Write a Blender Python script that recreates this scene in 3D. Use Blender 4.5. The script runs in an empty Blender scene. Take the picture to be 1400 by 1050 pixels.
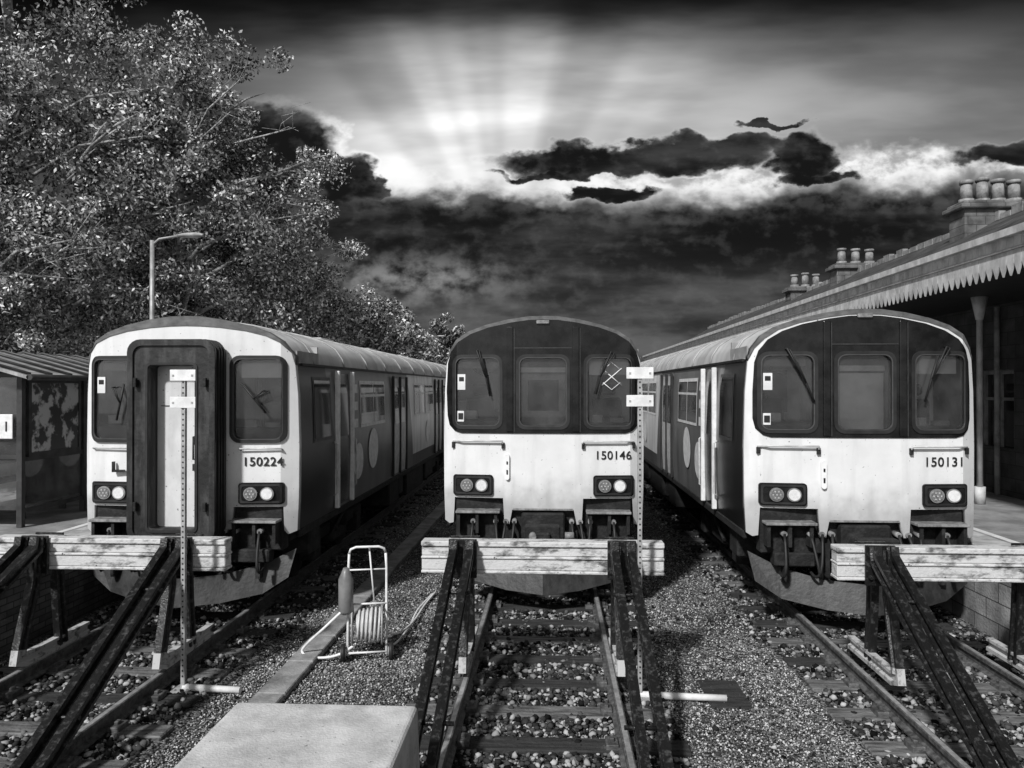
import bpy, bmesh, math, random
import numpy as np
from mathutils import Vector, Matrix
random.seed(7); rng=np.random.default_rng(7)
sc=bpy.context.scene; COL=sc.collection
R=math.radians

# ------------------------------------------------------------------ materials
def g(v): return (v,v,v,1)
def mat(name,c,c2=None,rough=.7,scale=5,detail=6,bump=0,bscale=40,metal=0,lo=.38,hi=.62,stretch=(1,1,1),spec=.5,coat=0,chips=0,run=1.0,grime=None):
    m=bpy.data.materials.new(name); m.use_nodes=True; nt=m.node_tree; N=nt.nodes; L=nt.links
    b=N['Principled BSDF']; b.inputs['Roughness'].default_value=rough; b.inputs['Metallic'].default_value=metal
    b.inputs['Specular IOR Level'].default_value=spec; b.inputs['Coat Weight'].default_value=coat
    b.inputs['Base Color'].default_value=g(c)
    tc=N.new('ShaderNodeTexCoord')
    if c2 is not None:
        mp=N.new('ShaderNodeMapping'); mp.inputs['Scale'].default_value=stretch
        L.new(tc.outputs['Object'],mp.inputs['Vector'])
        n=N.new('ShaderNodeTexNoise'); n.inputs['Scale'].default_value=scale; n.inputs['Detail'].default_value=detail; n.inputs['Roughness'].default_value=.65
        L.new(mp.outputs[0],n.inputs['Vector'])
        r=N.new('ShaderNodeValToRGB'); r.color_ramp.elements[0].position=lo; r.color_ramp.elements[0].color=g(c)
        r.color_ramp.elements[1].position=hi; r.color_ramp.elements[1].color=g(c2)
        L.new(n.outputs['Fac'],r.inputs[0]); out=r.outputs[0]
        if chips:
            nc=N.new('ShaderNodeTexNoise'); nc.inputs['Scale'].default_value=26; nc.inputs['Detail'].default_value=3
            L.new(tc.outputs['Object'],nc.inputs['Vector'])
            rc_=N.new('ShaderNodeValToRGB'); rc_.color_ramp.elements[0].position=.69; rc_.color_ramp.elements[0].color=g(1); rc_.color_ramp.elements[1].position=.73; rc_.color_ramp.elements[1].color=g(chips)
            L.new(nc.outputs[0],rc_.inputs[0]); qs=[rc_]
            if run<1:
                mp2=N.new('ShaderNodeMapping'); mp2.inputs['Scale'].default_value=(5,5,.6); L.new(tc.outputs['Object'],mp2.inputs[0])
                ns=N.new('ShaderNodeTexNoise'); ns.inputs['Scale'].default_value=1.3; ns.inputs['Detail'].default_value=3; L.new(mp2.outputs[0],ns.inputs[0])
                rs=N.new('ShaderNodeValToRGB'); rs.color_ramp.elements[0].position=.5; rs.color_ramp.elements[0].color=g(1); rs.color_ramp.elements[1].position=.85; rs.color_ramp.elements[1].color=g(run)
                L.new(ns.outputs[0],rs.inputs[0]); qs.append(rs)
            for q in qs:
                vm=N.new('ShaderNodeVectorMath'); vm.operation='MULTIPLY'; L.new(out,vm.inputs[0]); L.new(q.outputs[0],vm.inputs[1]); out=vm.outputs[0]
        if grime:
            # road dirt thrown up over the lower edge (object z, broken up by noise)
            s=N.new('ShaderNodeSeparateXYZ'); L.new(tc.outputs['Object'],s.inputs[0])
            ng=N.new('ShaderNodeTexNoise'); ng.inputs['Scale'].default_value=4.5; ng.inputs['Detail'].default_value=5; L.new(tc.outputs['Object'],ng.inputs[0])
            ma=N.new('ShaderNodeMath'); ma.operation='MULTIPLY_ADD'; L.new(ng.outputs[0],ma.inputs[0]); ma.inputs[1].default_value=.7; L.new(s.outputs[2],ma.inputs[2])
            mr=N.new('ShaderNodeMapRange'); mr.interpolation_type='SMOOTHSTEP'; L.new(ma.outputs[0],mr.inputs[0])
            mr.inputs[1].default_value=grime[0]; mr.inputs[2].default_value=grime[1]; mr.inputs[3].default_value=grime[2]; mr.inputs[4].default_value=1
            vm=N.new('ShaderNodeVectorMath'); vm.operation='SCALE'; L.new(out,vm.inputs[0]); L.new(mr.outputs[0],vm.inputs['Scale']); out=vm.outputs[0]
        L.new(out,b.inputs['Base Color'])
    if bump:
        n2=N.new('ShaderNodeTexNoise'); n2.inputs['Scale'].default_value=bscale; n2.inputs['Detail'].default_value=4
        L.new(tc.outputs['Object'],n2.inputs['Vector'])
        bp=N.new('ShaderNodeBump'); bp.inputs['Strength'].default_value=bump; bp.inputs['Distance'].default_value=.02
        L.new(n2.outputs['Fac'],bp.inputs['Height']); L.new(bp.outputs[0],b.inputs['Normal'])
    return m
def islandmat(name,lo,hi,mid=None,attr=False,transl=0):
    m=bpy.data.materials.new(name); m.use_nodes=True; nt=m.node_tree; N=nt.nodes; L=nt.links
    N.remove(N['Principled BSDF']); b=N.new('ShaderNodeBsdfDiffuse')
    ge=N.new('ShaderNodeNewGeometry'); r=N.new('ShaderNodeValToRGB')
    r.color_ramp.elements[0].color=g(lo); r.color_ramp.elements[1].color=g(hi)
    if mid: e=r.color_ramp.elements.new(mid[0]); e.color=g(mid[1])
    L.new(ge.outputs['Random Per Island'],r.inputs[0])
    out=r.outputs[0]
    if attr:
        a=N.new('ShaderNodeAttribute'); a.attribute_name='tint'
        mx=N.new('ShaderNodeVectorMath'); mx.operation='SCALE'
        L.new(out,mx.inputs[0]); L.new(a.outputs['Fac'],mx.inputs['Scale']); out=mx.outputs[0]
    L.new(out,b.inputs['Color'])
    if transl:
        t=N.new('ShaderNodeBsdfTranslucent'); L.new(out,t.inputs[0])
        ms=N.new('ShaderNodeMixShader'); ms.inputs[0].default_value=transl
        L.new(b.outputs[0],ms.inputs[1]); L.new(t.outputs[0],ms.inputs[2]); L.new(ms.outputs[0],N['Material Output'].inputs[0])
    else: L.new(b.outputs[0],N['Material Output'].inputs[0])
    return m
def glassmat(name,tr=.7,rough=.02,ior=1.5,dirt_lift=0.,dcol=.5):
    m=bpy.data.materials.new(name); m.use_nodes=True; nt=m.node_tree; N=nt.nodes; L=nt.links
    N.remove(N['Principled BSDF'])
    t=N.new('ShaderNodeBsdfTransparent'); t.inputs[0].default_value=g(tr)
    gl=N.new('ShaderNodeBsdfGlossy'); gl.inputs['Roughness'].default_value=rough; gl.inputs[0].default_value=g(.9)
    fr=N.new('ShaderNodeFresnel'); fr.inputs[0].default_value=ior
    ms=N.new('ShaderNodeMixShader'); L.new(fr.outputs[0],ms.inputs[0]); L.new(t.outputs[0],ms.inputs[1]); L.new(gl.outputs[0],ms.inputs[2])
    out=ms
    if dirt_lift:  # dirty film mixed in to lift dark panes, brightness painted into the glass
        d=N.new('ShaderNodeBsdfDiffuse'); d.inputs[0].default_value=g(dcol)
        tc=N.new('ShaderNodeTexCoord'); n=N.new('ShaderNodeTexNoise'); n.inputs['Scale'].default_value=3.5; n.inputs['Detail'].default_value=5; L.new(tc.outputs['Object'],n.inputs[0])
        mr=N.new('ShaderNodeMapRange'); mr.inputs[1].default_value=.3; mr.inputs[2].default_value=.75; mr.inputs[3].default_value=dirt_lift*.35; mr.inputs[4].default_value=dirt_lift*1.6; L.new(n.outputs[0],mr.inputs[0])
        m2=N.new('ShaderNodeMixShader'); L.new(mr.outputs[0],m2.inputs[0]); L.new(ms.outputs[0],m2.inputs[1]); L.new(d.outputs[0],m2.inputs[2]); out=m2
    L.new(out.outputs[0],N['Material Output'].inputs[0]); return m
def brickmat(name,c1,c2,mortar,bw,bh,ax='yz'):
    m=mat(name,c1,rough=.9,bump=.5,bscale=30); nt=m.node_tree; N=nt.nodes; L=nt.links; b=N['Principled BSDF']
    tc=N.new('ShaderNodeTexCoord'); s=N.new('ShaderNodeSeparateXYZ'); c=N.new('ShaderNodeCombineXYZ')
    L.new(tc.outputs['Object'],s.inputs[0])
    L.new(s.outputs['Y' if ax[0]=='y' else 'X'],c.inputs[0]); L.new(s.outputs['Z' if ax[1]=='z' else 'Y'],c.inputs[1])
    br=N.new('ShaderNodeTexBrick'); br.inputs['Color1'].default_value=g(c1); br.inputs['Color2'].default_value=g(c2); br.inputs['Mortar'].default_value=g(mortar)
    br.inputs['Scale'].default_value=1; br.inputs['Brick Width'].default_value=bw; br.inputs['Row Height'].default_value=bh; br.inputs['Mortar Size'].default_value=.008
    L.new(c.outputs[0],br.inputs[0])
    n=N.new('ShaderNodeTexNoise'); n.inputs['Scale'].default_value=3; n.inputs['Detail'].default_value=6; L.new(tc.outputs['Object'],n.inputs[0])
    mr=N.new('ShaderNodeMapRange'); mr.inputs[1].default_value=.3; mr.inputs[2].default_value=.7; mr.inputs[3].default_value=.4; mr.inputs[4].default_value=1.25
    L.new(n.outputs[0],mr.inputs[0]); v=N.new('ShaderNodeVectorMath'); v.operation='SCALE'
    L.new(br.outputs[0],v.inputs[0]); L.new(mr.outputs[0],v.inputs['Scale']); L.new(v.outputs[0],b.inputs['Base Color'])
    return m

M_yel=mat('warning_panel_paint',.78,.66,rough=.33,scale=1.6,bump=.04,bscale=6,lo=.38,hi=.72,chips=.28,run=.80,coat=.15,grime=(1.45,2.15,.55))
M_blk=mat('black_mask_paint',.005,.016,rough=.25,scale=4,spec=.4)
M_rub=mat('rubber',.007,.020,rough=.6)
M_gang=mat('gangway_rubber',.010,.075,rough=.5,scale=4,stretch=(2,2,.5),lo=.46,hi=.80,bump=.25,bscale=14,chips=.4)
M_door=mat('door_panel',.66,.50,rough=.5,scale=3,lo=.4,hi=.7,stretch=(1,1,.6),chips=.3,run=.75)
M_und=mat('underframe_grime',.005,.04,rough=.8,scale=7,bump=.5,bscale=30,lo=.47,hi=.80)
M_plough=mat('plough_steel',.008,.05,rough=.5,scale=5,bump=.2,bscale=20,stretch=(1,1,.5),lo=.42,hi=.78)
M_step=mat('step_metal',.12,.3,rough=.5,scale=12)
M_seam=mat('seam_line',.05,.08,rough=.5,scale=12)
M_lens=mat('lamp_lens',.8,.65,rough=.12,scale=30,spec=.8)
M_lens2=mat('lamp_lens_dark',.08,.25,rough=.15,scale=60,spec=.8)
M_chr=mat('metal_rim',.35,.5,rough=.35,scale=20,metal=.7)
M_glass=glassmat('cab_glass',.9,dirt_lift=.05,dcol=.55)
M_sglass=mat('side_glass',.012,.05,rough=.05,scale=1.5,spec=.9)
M_frame=mat('window_frame',.60,.42,rough=.4,scale=8)
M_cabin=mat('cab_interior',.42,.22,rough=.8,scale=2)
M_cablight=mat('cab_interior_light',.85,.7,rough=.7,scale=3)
M_dark=mat('dark_trim',.008,.022,rough=.6)
M_roof=mat('train_roof',.42,.24,rough=.65,scale=3,stretch=(1,.25,1),bump=.1,bscale=8)
M_dome=mat('roof_dome_paint',.16,.05,rough=.6,scale=5,lo=.35,hi=.7,stretch=(1,1,2))
M_white=mat('white_paint',.82,.64,rough=.5,scale=8)
M_num=mat('number_vinyl',.010,rough=.5)
M_rail=mat('rail_rust',.04,.15,rough=.6,scale=14,bump=.3,bscale=50,lo=.4,hi=.7)
M_railtop=mat('rail_head_steel',.45,.25,rough=.35,scale=10,metal=.4)
M_strut=mat('buffer_rail_steel',.014,.16,rough=.36,scale=20,bump=.3,bscale=60,lo=.52,hi=.82,metal=.35)
M_beam=mat('painted_steel_beam',.10,.56,rough=.6,scale=6,detail=9,bump=.4,bscale=26,lo=.36,hi=.50,stretch=(.8,1,1.8),chips=.10)
M_slp=mat('sleeper_timber',.04,.24,rough=.9,scale=5,bump=.8,bscale=25,lo=.38,hi=.72,stretch=(.5,4,4))
M_slp2=mat('sleeper_timber_dark',.012,.05,rough=.9,scale=5,bump=.8,bscale=25,lo=.4,hi=.7,stretch=(.5,4,4))
M_conc=mat('concrete',.58,.34,rough=.9,scale=4,bump=.3,bscale=60,lo=.35,hi=.68,chips=.4)
M_conc2=mat('concrete_weathered',.34,.12,rough=.9,scale=4,bump=.4,bscale=40,lo=.35,hi=.7)
M_plat=mat('platform_paving',.30,.16,rough=.9,scale=2,bump=.3,bscale=50)
M_cop=mat('platform_coping',.5,.28,rough=.85,scale=4,bump=.3,bscale=40)
M_brk=brickmat('brickwork',.16,.08,.04,.23,.08)
M_stone=brickmat('stone_blocks',.36,.20,.06,.55,.26)
M_wall=brickmat('station_stone',.08,.05,.03,.5,.25)
M_slate=brickmat('slate_roof',.08,.045,.02,.3,.22,'yz')
M_valance=mat('valance_paint',.60,.36,rough=.6,scale=5,stretch=(1,1,.6))
M_chim=brickmat('chimney_stone',.20,.11,.06,.4,.2,'xz')
M_pot=mat('chimney_pot',.30,.14,rough=.85,scale=6)
M_galv=mat('galvanised_post',.45,.28,rough=.5,scale=12,metal=.2)
M_lamp=mat('lamp_post_steel',.38,.24,rough=.5,scale=8,metal=.2)
M_bark=mat('bark',.45,.12,rough=.9,scale=8,bump=.6,bscale=20)
M_leafA=islandmat('foliage',.03,.92,mid=(.55,.26),attr=True,transl=.10)
M_grit=islandmat('ballast_stones',.006,.46,mid=(.62,.07))
M_fine=islandmat('gravel_fine',.02,.66,mid=(.55,.19))

def groundmat():
    m=bpy.data.materials.new('gravel_ground'); m.use_nodes=True; nt=m.node_tree; N=nt.nodes; L=nt.links; b=N['Principled BSDF']; b.inputs['Roughness'].default_value=.95
    b.inputs['Specular IOR Level'].default_value=.2
    tc=N.new('ShaderNodeTexCoord')
    v=N.new('ShaderNodeTexVoronoi'); v.inputs['Scale'].default_value=42; L.new(tc.outputs['Object'],v.inputs['Vector'])
    r=N.new('ShaderNodeValToRGB'); r.color_ramp.elements[0].color=g(.015); r.color_ramp.elements[1].color=g(.42); r.color_ramp.elements[0].position=.25
    s=N.new('ShaderNodeSeparateColor'); L.new(v.outputs['Color'],s.inputs[0]); L.new(s.outputs[0],r.inputs[0])
    n=N.new('ShaderNodeTexNoise'); n.inputs['Scale'].default_value=.9; n.inputs['Detail'].default_value=5; L.new(tc.outputs['Object'],n.inputs[0])
    mr=N.new('ShaderNodeMapRange'); mr.inputs[1].default_value=.35; mr.inputs[2].default_value=.65; mr.inputs[3].default_value=.3; mr.inputs[4].default_value=1.0
    L.new(n.outputs[0],mr.inputs[0]); vm=N.new('ShaderNodeVectorMath'); vm.operation='SCALE'; L.new(r.outputs[0],vm.inputs[0]); L.new(mr.outputs[0],vm.inputs['Scale'])
    L.new(vm.outputs[0],b.inputs['Base Color'])
    bp=N.new('ShaderNodeBump'); bp.inputs['Strength'].default_value=1; bp.inputs['Distance'].default_value=.02; bp.invert=True
    L.new(v.outputs['Distance'],bp.inputs['Height']); L.new(bp.outputs[0],b.inputs['Normal'])
    return m
M_ground=groundmat()

# ------------------------------------------------------------------ mesh helpers
def empty(name,loc=(0,0,0)):
    e=bpy.data.objects.new(name,None); e.location=loc; COL.objects.link(e); e.empty_display_size=.3; return e
def mo(name,verts,faces,m,parent=None,smooth=False,loc=None):
    me=bpy.data.meshes.new(name); me.from_pydata([tuple(v) for v in verts],[],faces); me.update()
    if m: me.materials.append(m)
    o=bpy.data.objects.new(name,me); COL.objects.link(o)
    if parent: o.parent=parent
    if loc: o.location=loc
    if smooth:
        for p in me.polygons: p.use_smooth=True
    return o
def bevel(o,w,seg=2):
    b=o.modifiers.new('bev','BEVEL'); b.width=w; b.segments=seg; b.limit_method='ANGLE'; b.angle_limit=R(40); return o
def box(name,x0,x1,y0,y1,z0,z1,m,parent=None,bev=0):
    v=[(x0,y0,z0),(x1,y0,z0),(x1,y1,z0),(x0,y1,z0),(x0,y0,z1),(x1,y0,z1),(x1,y1,z1),(x0,y1,z1)]
    f=[(0,3,2,1),(4,5,6,7),(0,1,5,4),(1,2,6,5),(2,3,7,6),(3,0,4,7)]
    o=mo(name,v,f,m,parent)
    if bev: bevel(o,bev)
    return o
def boxes(name,lst,m,parent=None,bev=0):
    V=[];F=[]
    for (x0,x1,y0,y1,z0,z1) in lst:
        k=len(V)
        V+=[(x0,y0,z0),(x1,y0,z0),(x1,y1,z0),(x0,y1,z0),(x0,y0,z1),(x1,y0,z1),(x1,y1,z1),(x0,y1,z1)]
        F+=[tuple(i+k for i in f) for f in [(0,3,2,1),(4,5,6,7),(0,1,5,4),(1,2,6,5),(2,3,7,6),(3,0,4,7)]]
    o=mo(name,V,F,m,parent)
    if bev: bevel(o,bev,1)
    return o
def tubegeo(pts,rad,sides,V,F):
    pts=[Vector(p) for p in pts]; n=len(pts)
    if not hasattr(rad,'__len__'): rad=[rad]*n
    k=len(V); ref=None
    for i,p in enumerate(pts):
        t=(pts[min(i+1,n-1)]-pts[max(i-1,0)]).normalized()
        if ref is None: ref=Vector((0,0,1)) if abs(t.z)<.9 else Vector((1,0,0))
        a=t.cross(ref).normalized(); b=a.cross(t).normalized(); ref=b
        for j in range(sides):
            an=2*math.pi*j/sides; V.append(p+a*math.cos(an)*rad[i]+b*math.sin(an)*rad[i])
    for i in range(n-1):
        for j in range(sides):
            j2=(j+1)%sides; F.append((k+i*sides+j,k+i*sides+j2,k+(i+1)*sides+j2,k+(i+1)*sides+j))
    F.append(tuple(k+j for j in range(sides))[::-1]); F.append(tuple(k+(n-1)*sides+j for j in range(sides)))
def tubes(name,lst,m,parent=None,sides=8):
    V=[];F=[]
    for pts,rad in lst: tubegeo(pts,rad,sides,V,F)
    o=mo(name,V,F,m,parent)
    for p in o.data.polygons: p.use_smooth=len(p.vertices)==4
    return o
def cyl(name,p0,p1,r,m,parent=None,sides=24): return tubes(name,[((p0,p1),r)],m,parent,sides)
def bend(x):
    x=abs(x); return .10*max(0,x-.45)+.55*max(0,x-1.22)
def rrect(x0,x1,z0,z1,r,n=5):
    P=[]
    for cx,cz,a0 in ((x1-r,z1-r,0),(x0+r,z1-r,90),(x0+r,z0+r,180),(x1-r,z0+r,270)):
        for i in range(n+1):
            a=R(a0+90*i/n); P.append((cx+r*math.cos(a),cz+r*math.sin(a)))
    return P
def plate(name,outer,holes,y,th,m,parent,dobend=True):
    cu=bpy.data.curves.new(name,'CURVE'); cu.dimensions='2D'; cu.fill_mode='BOTH'; cu.extrude=th/2
    for pl in [outer]+holes:
        s=cu.splines.new('POLY'); s.points.add(len(pl)-1)
        for i,p in enumerate(pl): s.points[i].co=(p[0],p[1],0,1)
        s.use_cyclic_u=True
    ob=bpy.data.objects.new(name+'_tmp',cu); COL.objects.link(ob)
    dg=bpy.context.evaluated_depsgraph_get(); me=bpy.data.meshes.new_from_object(ob.evaluated_get(dg))
    bpy.data.objects.remove(ob)
    bm=bmesh.new(); bm.from_mesh(me)
    bmesh.ops.remove_doubles(bm,verts=bm.verts,dist=1e-5)
    for v in bm.verts:
        x,yy,z=v.co; v.co=(x,y+th/2+z,yy)
    if dobend:
        for k in (-1.22,-.45,.45,1.22):
            bmesh.ops.bisect_plane(bm,geom=bm.verts[:]+bm.edges[:]+bm.faces[:],plane_co=(k,0,0),plane_no=(1,0,0),dist=1e-5)
        for v in bm.verts: v.co.y+=bend(v.co.x)
    bmesh.ops.recalc_face_normals(bm,faces=bm.faces)
    bm.to_mesh(me); bm.free(); me.materials.clear(); me.materials.append(m)
    o=bpy.data.objects.new(name,me); COL.objects.link(o); o.parent=parent; return o

# ------------------------------------------------------------------ train
PROF=[(1.39,1.04),(1.415,1.5),(1.42,2.2),(1.405,2.9),(1.375,3.3),(1.335,3.46),(1.23,3.62),(1.05,3.74),(.8,3.83),(.5,3.90),(.2,3.945),(0,3.95)]
def profx(z):
    for (xa,za),(xb,zb) in zip(PROF,PROF[1:]):
        if za<=z<=zb: return xa+(xb-xa)*(z-za)/(zb-za)
    return PROF[0][0]
def bodymat():
    m=mat('train_body_paint',.5,rough=.30,bump=.03,bscale=6); nt=m.node_tree; N=nt.nodes; L=nt.links; b=N['Principled BSDF']
    tc=N.new('ShaderNodeTexCoord'); s=N.new('ShaderNodeSeparateXYZ'); L.new(tc.outputs['Object'],s.inputs[0])
    def Mx(op,a,b_,c=None):
        n=N.new('ShaderNodeMath'); n.operation=op
        for i,v in enumerate((a,b_,c)):
            if v is None: continue
            if isinstance(v,(int,float)): n.inputs[i].default_value=v
            else: L.new(v,n.inputs[i])
        return n.outputs[0]
    y=s.outputs[1]; z=s.outputs[2]
    ys=Mx('ADD',y,Mx('MULTIPLY',Mx('SUBTRACT',z,2.2),.35))
    z1=Mx('LESS_THAN',ys,1.9)
    z2=Mx('LESS_THAN',ys,8.4)
    lowband=Mx('LESS_THAN',z,1.35)
    roof=Mx('GREATER_THAN',z,3.33)
    def mix(f,a,b_): return Mx('ADD',Mx('MULTIPLY',a,Mx('SUBTRACT',1.0,f)),Mx('MULTIPLY',b_,f))
    base=mix(lowband,.75,.10)
    base=mix(z2,base,.16)
    base=mix(z1,base,.014)
    base=mix(roof,base,.58)
    n=N.new('ShaderNodeTexNoise'); n.inputs['Scale'].default_value=2; n.inputs['Detail'].default_value=6
    mp=N.new('ShaderNodeMapping'); mp.inputs['Scale'].default_value=(1,1.5,.35); L.new(tc.outputs['Object'],mp.inputs[0]); L.new(mp.outputs[0],n.inputs[0])
    k=Mx('ADD',.25,Mx('MULTIPLY',n.outputs[0],1.3))
    L.new(Mx('MULTIPLY',base,k),b.inputs['Base Color'])
    return m
M_body=bodymat()
def side_sheet(name,items,m,parent,off):
    V=[];F=[]
    for (y0,y1,z0,z1) in items:
        zs=np.linspace(z0,z1,7)
        for sgn in (-1,1):
            k=len(V)
            for z in zs:
                x=sgn*(profx(z)+off); V+=[(x,y0,z),(x,y1,z)]
            for i in range(6):
                F.append((k+2*i,k+2*i+1,k+2*i+3,k+2*i+2))
    return mo(name,V,F,m,parent)
def headlamps(T,zc=1.58):
    for s in (-1,1):
        xa,xb=(-1.27,-.70) if s<0 else (.70,1.27)
        plate('headlight_box',rrect(xa,xb,zc-.145,zc+.145,.04),[],-.035,.045,M_blk,T)
        plate('headlight_rim',rrect(xa+.02,xb-.02,zc-.125,zc+.125,.03),[rrect(xa+.045,xb-.045,zc-.10,zc+.10,.03)],-.048,.02,M_rub,T)
        for i,xc in enumerate((s*.86,s*1.07)):
            yy=-.04+bend(xc)
            cyl('lamp_bezel',(xc,yy,zc),(xc,yy-.03,zc),.088,M_chr,T)
            lit = (xc>0 and i==1) or (xc<0 and i==0)
            cyl('lamp_lens',(xc,yy-.02,zc),(xc,yy-.04,zc),.072,(M_lens if lit else M_lens2),T)
            if not lit:
                for a in range(7):
                    q=0 if a==6 else .045
                    cx=xc+q*math.cos(a*1.047); cz=zc+q*math.sin(a*1.047)
                    cyl('led',(cx,yy-.035,cz),(cx,yy-.044,cz),.009,M_frame,T,8)
def wiper(T,x0,z0,x1,z1,L=.5,ang=0):
    y0=bend(x0)-.05; y1=bend(x1)-.05
    lst=[(((x0,y0+.05,z0),(x0,y0-.03,z0),(x1,y1-.02,z1)),.012),(((x0+.04,y0+.05,z0),(x0+.04,y0-.03,z0-.02),(x1,y1-.02,z1)),.008)]
    dx=math.sin(R(ang))*L/2; dz=math.cos(R(ang))*L/2
    lst.append((((x1-dx,bend(x1-dx)-.05,z1-dz),(x1+dx,bend(x1+dx)-.05,z1+dz)),.014))
    tubes('wiper',lst,M_dark,T,6)
def make_train(cx,y0,number,kind,inset=.0,wip=True,sx=1.0,sz=1.0):
    T=empty('passenger_train',(cx,y0,0)); T.scale=(sx,1,sz)
    up=[(x,z) for x,z in PROF if z>1.2]
    bottom=[(1.40,1.06),(1.33,1.02),(1.27,1.04),(1.25,1.40),(.56,1.40),(.54,1.04),(.47,1.04),(.43,1.24)]
    if kind=='B': bottom=[(1.40,1.06),(1.30,1.02),(1.26,1.08),(1.25,1.40),(.62,1.40),(.6,1.1)]
    right=bottom[::-1]+up
    left=[(-x,z) for x,z in right[::-1][1:]]
    outer=right+left
    if kind=='A':
        wins=[(-1.24,-.61),(-.33,.33),(.61,1.24)]; z0,z1=2.41,3.37
    else:
        wins=[(-1.25,-.63),(.63,1.25)]; z0,z1=2.30,3.38
    holes=[rrect(a-.01,b+.01,z0-.01,z1+.01,.1) for a,b in wins]
    plate('cab_front',outer,holes,0,.1,M_yel,T)
    arc=[(1.375,3.36),(1.31,3.46),(1.20,3.585),(1.03,3.70),(.78,3.785),(.46,3.85),(.2,3.885),(0,3.89)]
    if kind=='B': arc=[(1.375,3.42),(1.32,3.50),(1.21,3.60),(1.03,3.69),(.78,3.755),(.46,3.80),(.2,3.82),(0,3.825)]
    top=[(x*1.003,z+.004) for x,z in PROF if z>=3.3]
    lo_=arc+[(-x,z) for x,z in arc[::-1][1:]]
    hi_=top+[(-x,z) for x,z in top[::-1][1:]]
    plate('roof_dome',lo_+hi_[::-1],[],-.012,.14,M_dome,T)
    if kind=='A':
        q=[(.0,2.31),(1.14,2.31),(1.24,2.34),(1.32,2.42),(1.35,2.55),(1.35,2.9),(1.33,3.28),(1.285,3.43),(1.18,3.57),(1.0,3.68),(.76,3.765),(.45,3.83),(.2,3.865),(0,3.87)]
        if inset<0: q=[(x*1.02 if z>2.6 else x*1.008,z if z<2.6 else 2.6+(z-2.6)*1.025) for x,z in q]
        else: q=[(x*.985,z) for x,z in q]
        o=q+[(-x,z) for x,z in q[::-1][1:-1]]
        plate('window_mask',o,[rrect(a,b,z0,z1,.1) for a,b in wins],-.014-(.004 if inset<0 else 0),.03,M_blk,T)
        for xs in (-.46,.46):
            box('pillar',xs-.045,xs+.045,-.035,.0,2.33,3.80,M_blk,T,.01)
            box('pillar_seam',xs+.055,xs+.060,-.020,.0,2.33,3.78,M_seam,T)
        box('door_head',-.4,.4,-.026,.0,3.50,3.508,M_seam,T)
        box('roof_socket',-.09,.09,-.05,.05,3.84,3.89,M_step,T,.01)
    for a,b in wins:
        plate('window_rubber',rrect(a-.045,b+.045,z0-.045,z1+.045,.13),[rrect(a+.012,b-.012,z0+.012,z1-.012,.09)],-.03,.035,M_rub,T)
        plate('window_bead',rrect(a-.002,b+.002,z0-.002,z1+.002,.10),[rrect(a+.008,b-.008,z0+.008,z1-.008,.094)],-.034,.01,M_seam,T)
        plate('windscreen',rrect(a-.005,b+.005,z0-.005,z1+.005,.1),[],.02,.006,M_glass,T)
    box('cab_rear_wall',-1.34,1.34,1.25,1.3,1.6,3.6,M_cabin,T)
    box('cab_floor',-1.34,1.34,.2,1.25,1.55,1.6,M_dark,T)
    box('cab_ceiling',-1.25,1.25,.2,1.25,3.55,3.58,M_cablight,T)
    box('cab_side_l',-1.36,-1.34,.3,1.25,1.6,3.5,M_cabin,T)
    box('cab_side_r',1.34,1.36,.3,1.25,1.6,3.5,M_cabin,T)
    if kind=='A':
        boxes('cab_partition',[(-.42,-.38,.2,1.2,1.6,3.55),(.38,.42,.2,1.2,1.6,3.55)],M_cabin,T)
        box('cab_door_panel',-.36,.36,.32,.35,1.7,3.14,M_cablight if inset==0 else M_cabin,T)
        box('cab_door_header',-.36,.36,.28,.35,3.17,3.24,M_white,T)
        if inset<0: box('cab_door_window',-.22,.22,.31,.319,2.62,3.06,M_dark,T)
    boxes('desk',[(-1.3,-.5,.18,.55,2.0,2.5),(.5,1.3,.18,.55,2.0,2.45)],M_dark,T,.03)
    boxes('desk_instruments',[(-1.15,-.95,.22,.3,2.5,2.62),(.7,.85,.22,.3,2.45,2.56),(.95,1.15,.25,.35,2.45,2.52)],M_cabin,T,.01)
    tubes('cab_fittings',[(((-1.0,.5,3.55),(-1.0,.5,3.2),(-.8,.5,3.1)),.02),(((.7,.6,3.55),(.7,.6,2.9)),.018),(((.62,1.1,2.2),(.62,1.1,3.4)),.03)],M_und,T,8)
    for s in (-1,1):
        box('seat_back',s*.95-.22,s*.95+.22,.8,.92,2.1,2.80,M_und,T,.05)
        box('seat_headrest',s*.95-.13,s*.95+.13,.82,.90,2.84,3.0,M_und,T,.04)
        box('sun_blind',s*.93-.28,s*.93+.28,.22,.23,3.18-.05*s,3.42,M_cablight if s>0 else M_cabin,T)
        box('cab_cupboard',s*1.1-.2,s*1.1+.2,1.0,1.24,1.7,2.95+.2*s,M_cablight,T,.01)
        box('rear_window',s*.72-.14,s*.72+.14,1.235,1.248,2.6,3.2,M_dark,T)
    plate('notice',rrect(-1.21,-1.10,2.92,3.14,.005),[],.012,.004,M_white,T)
    plate('notice_print_top',rrect(-1.19,-1.12,3.04,3.10,.005),[],.008,.003,M_num,T)
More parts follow.
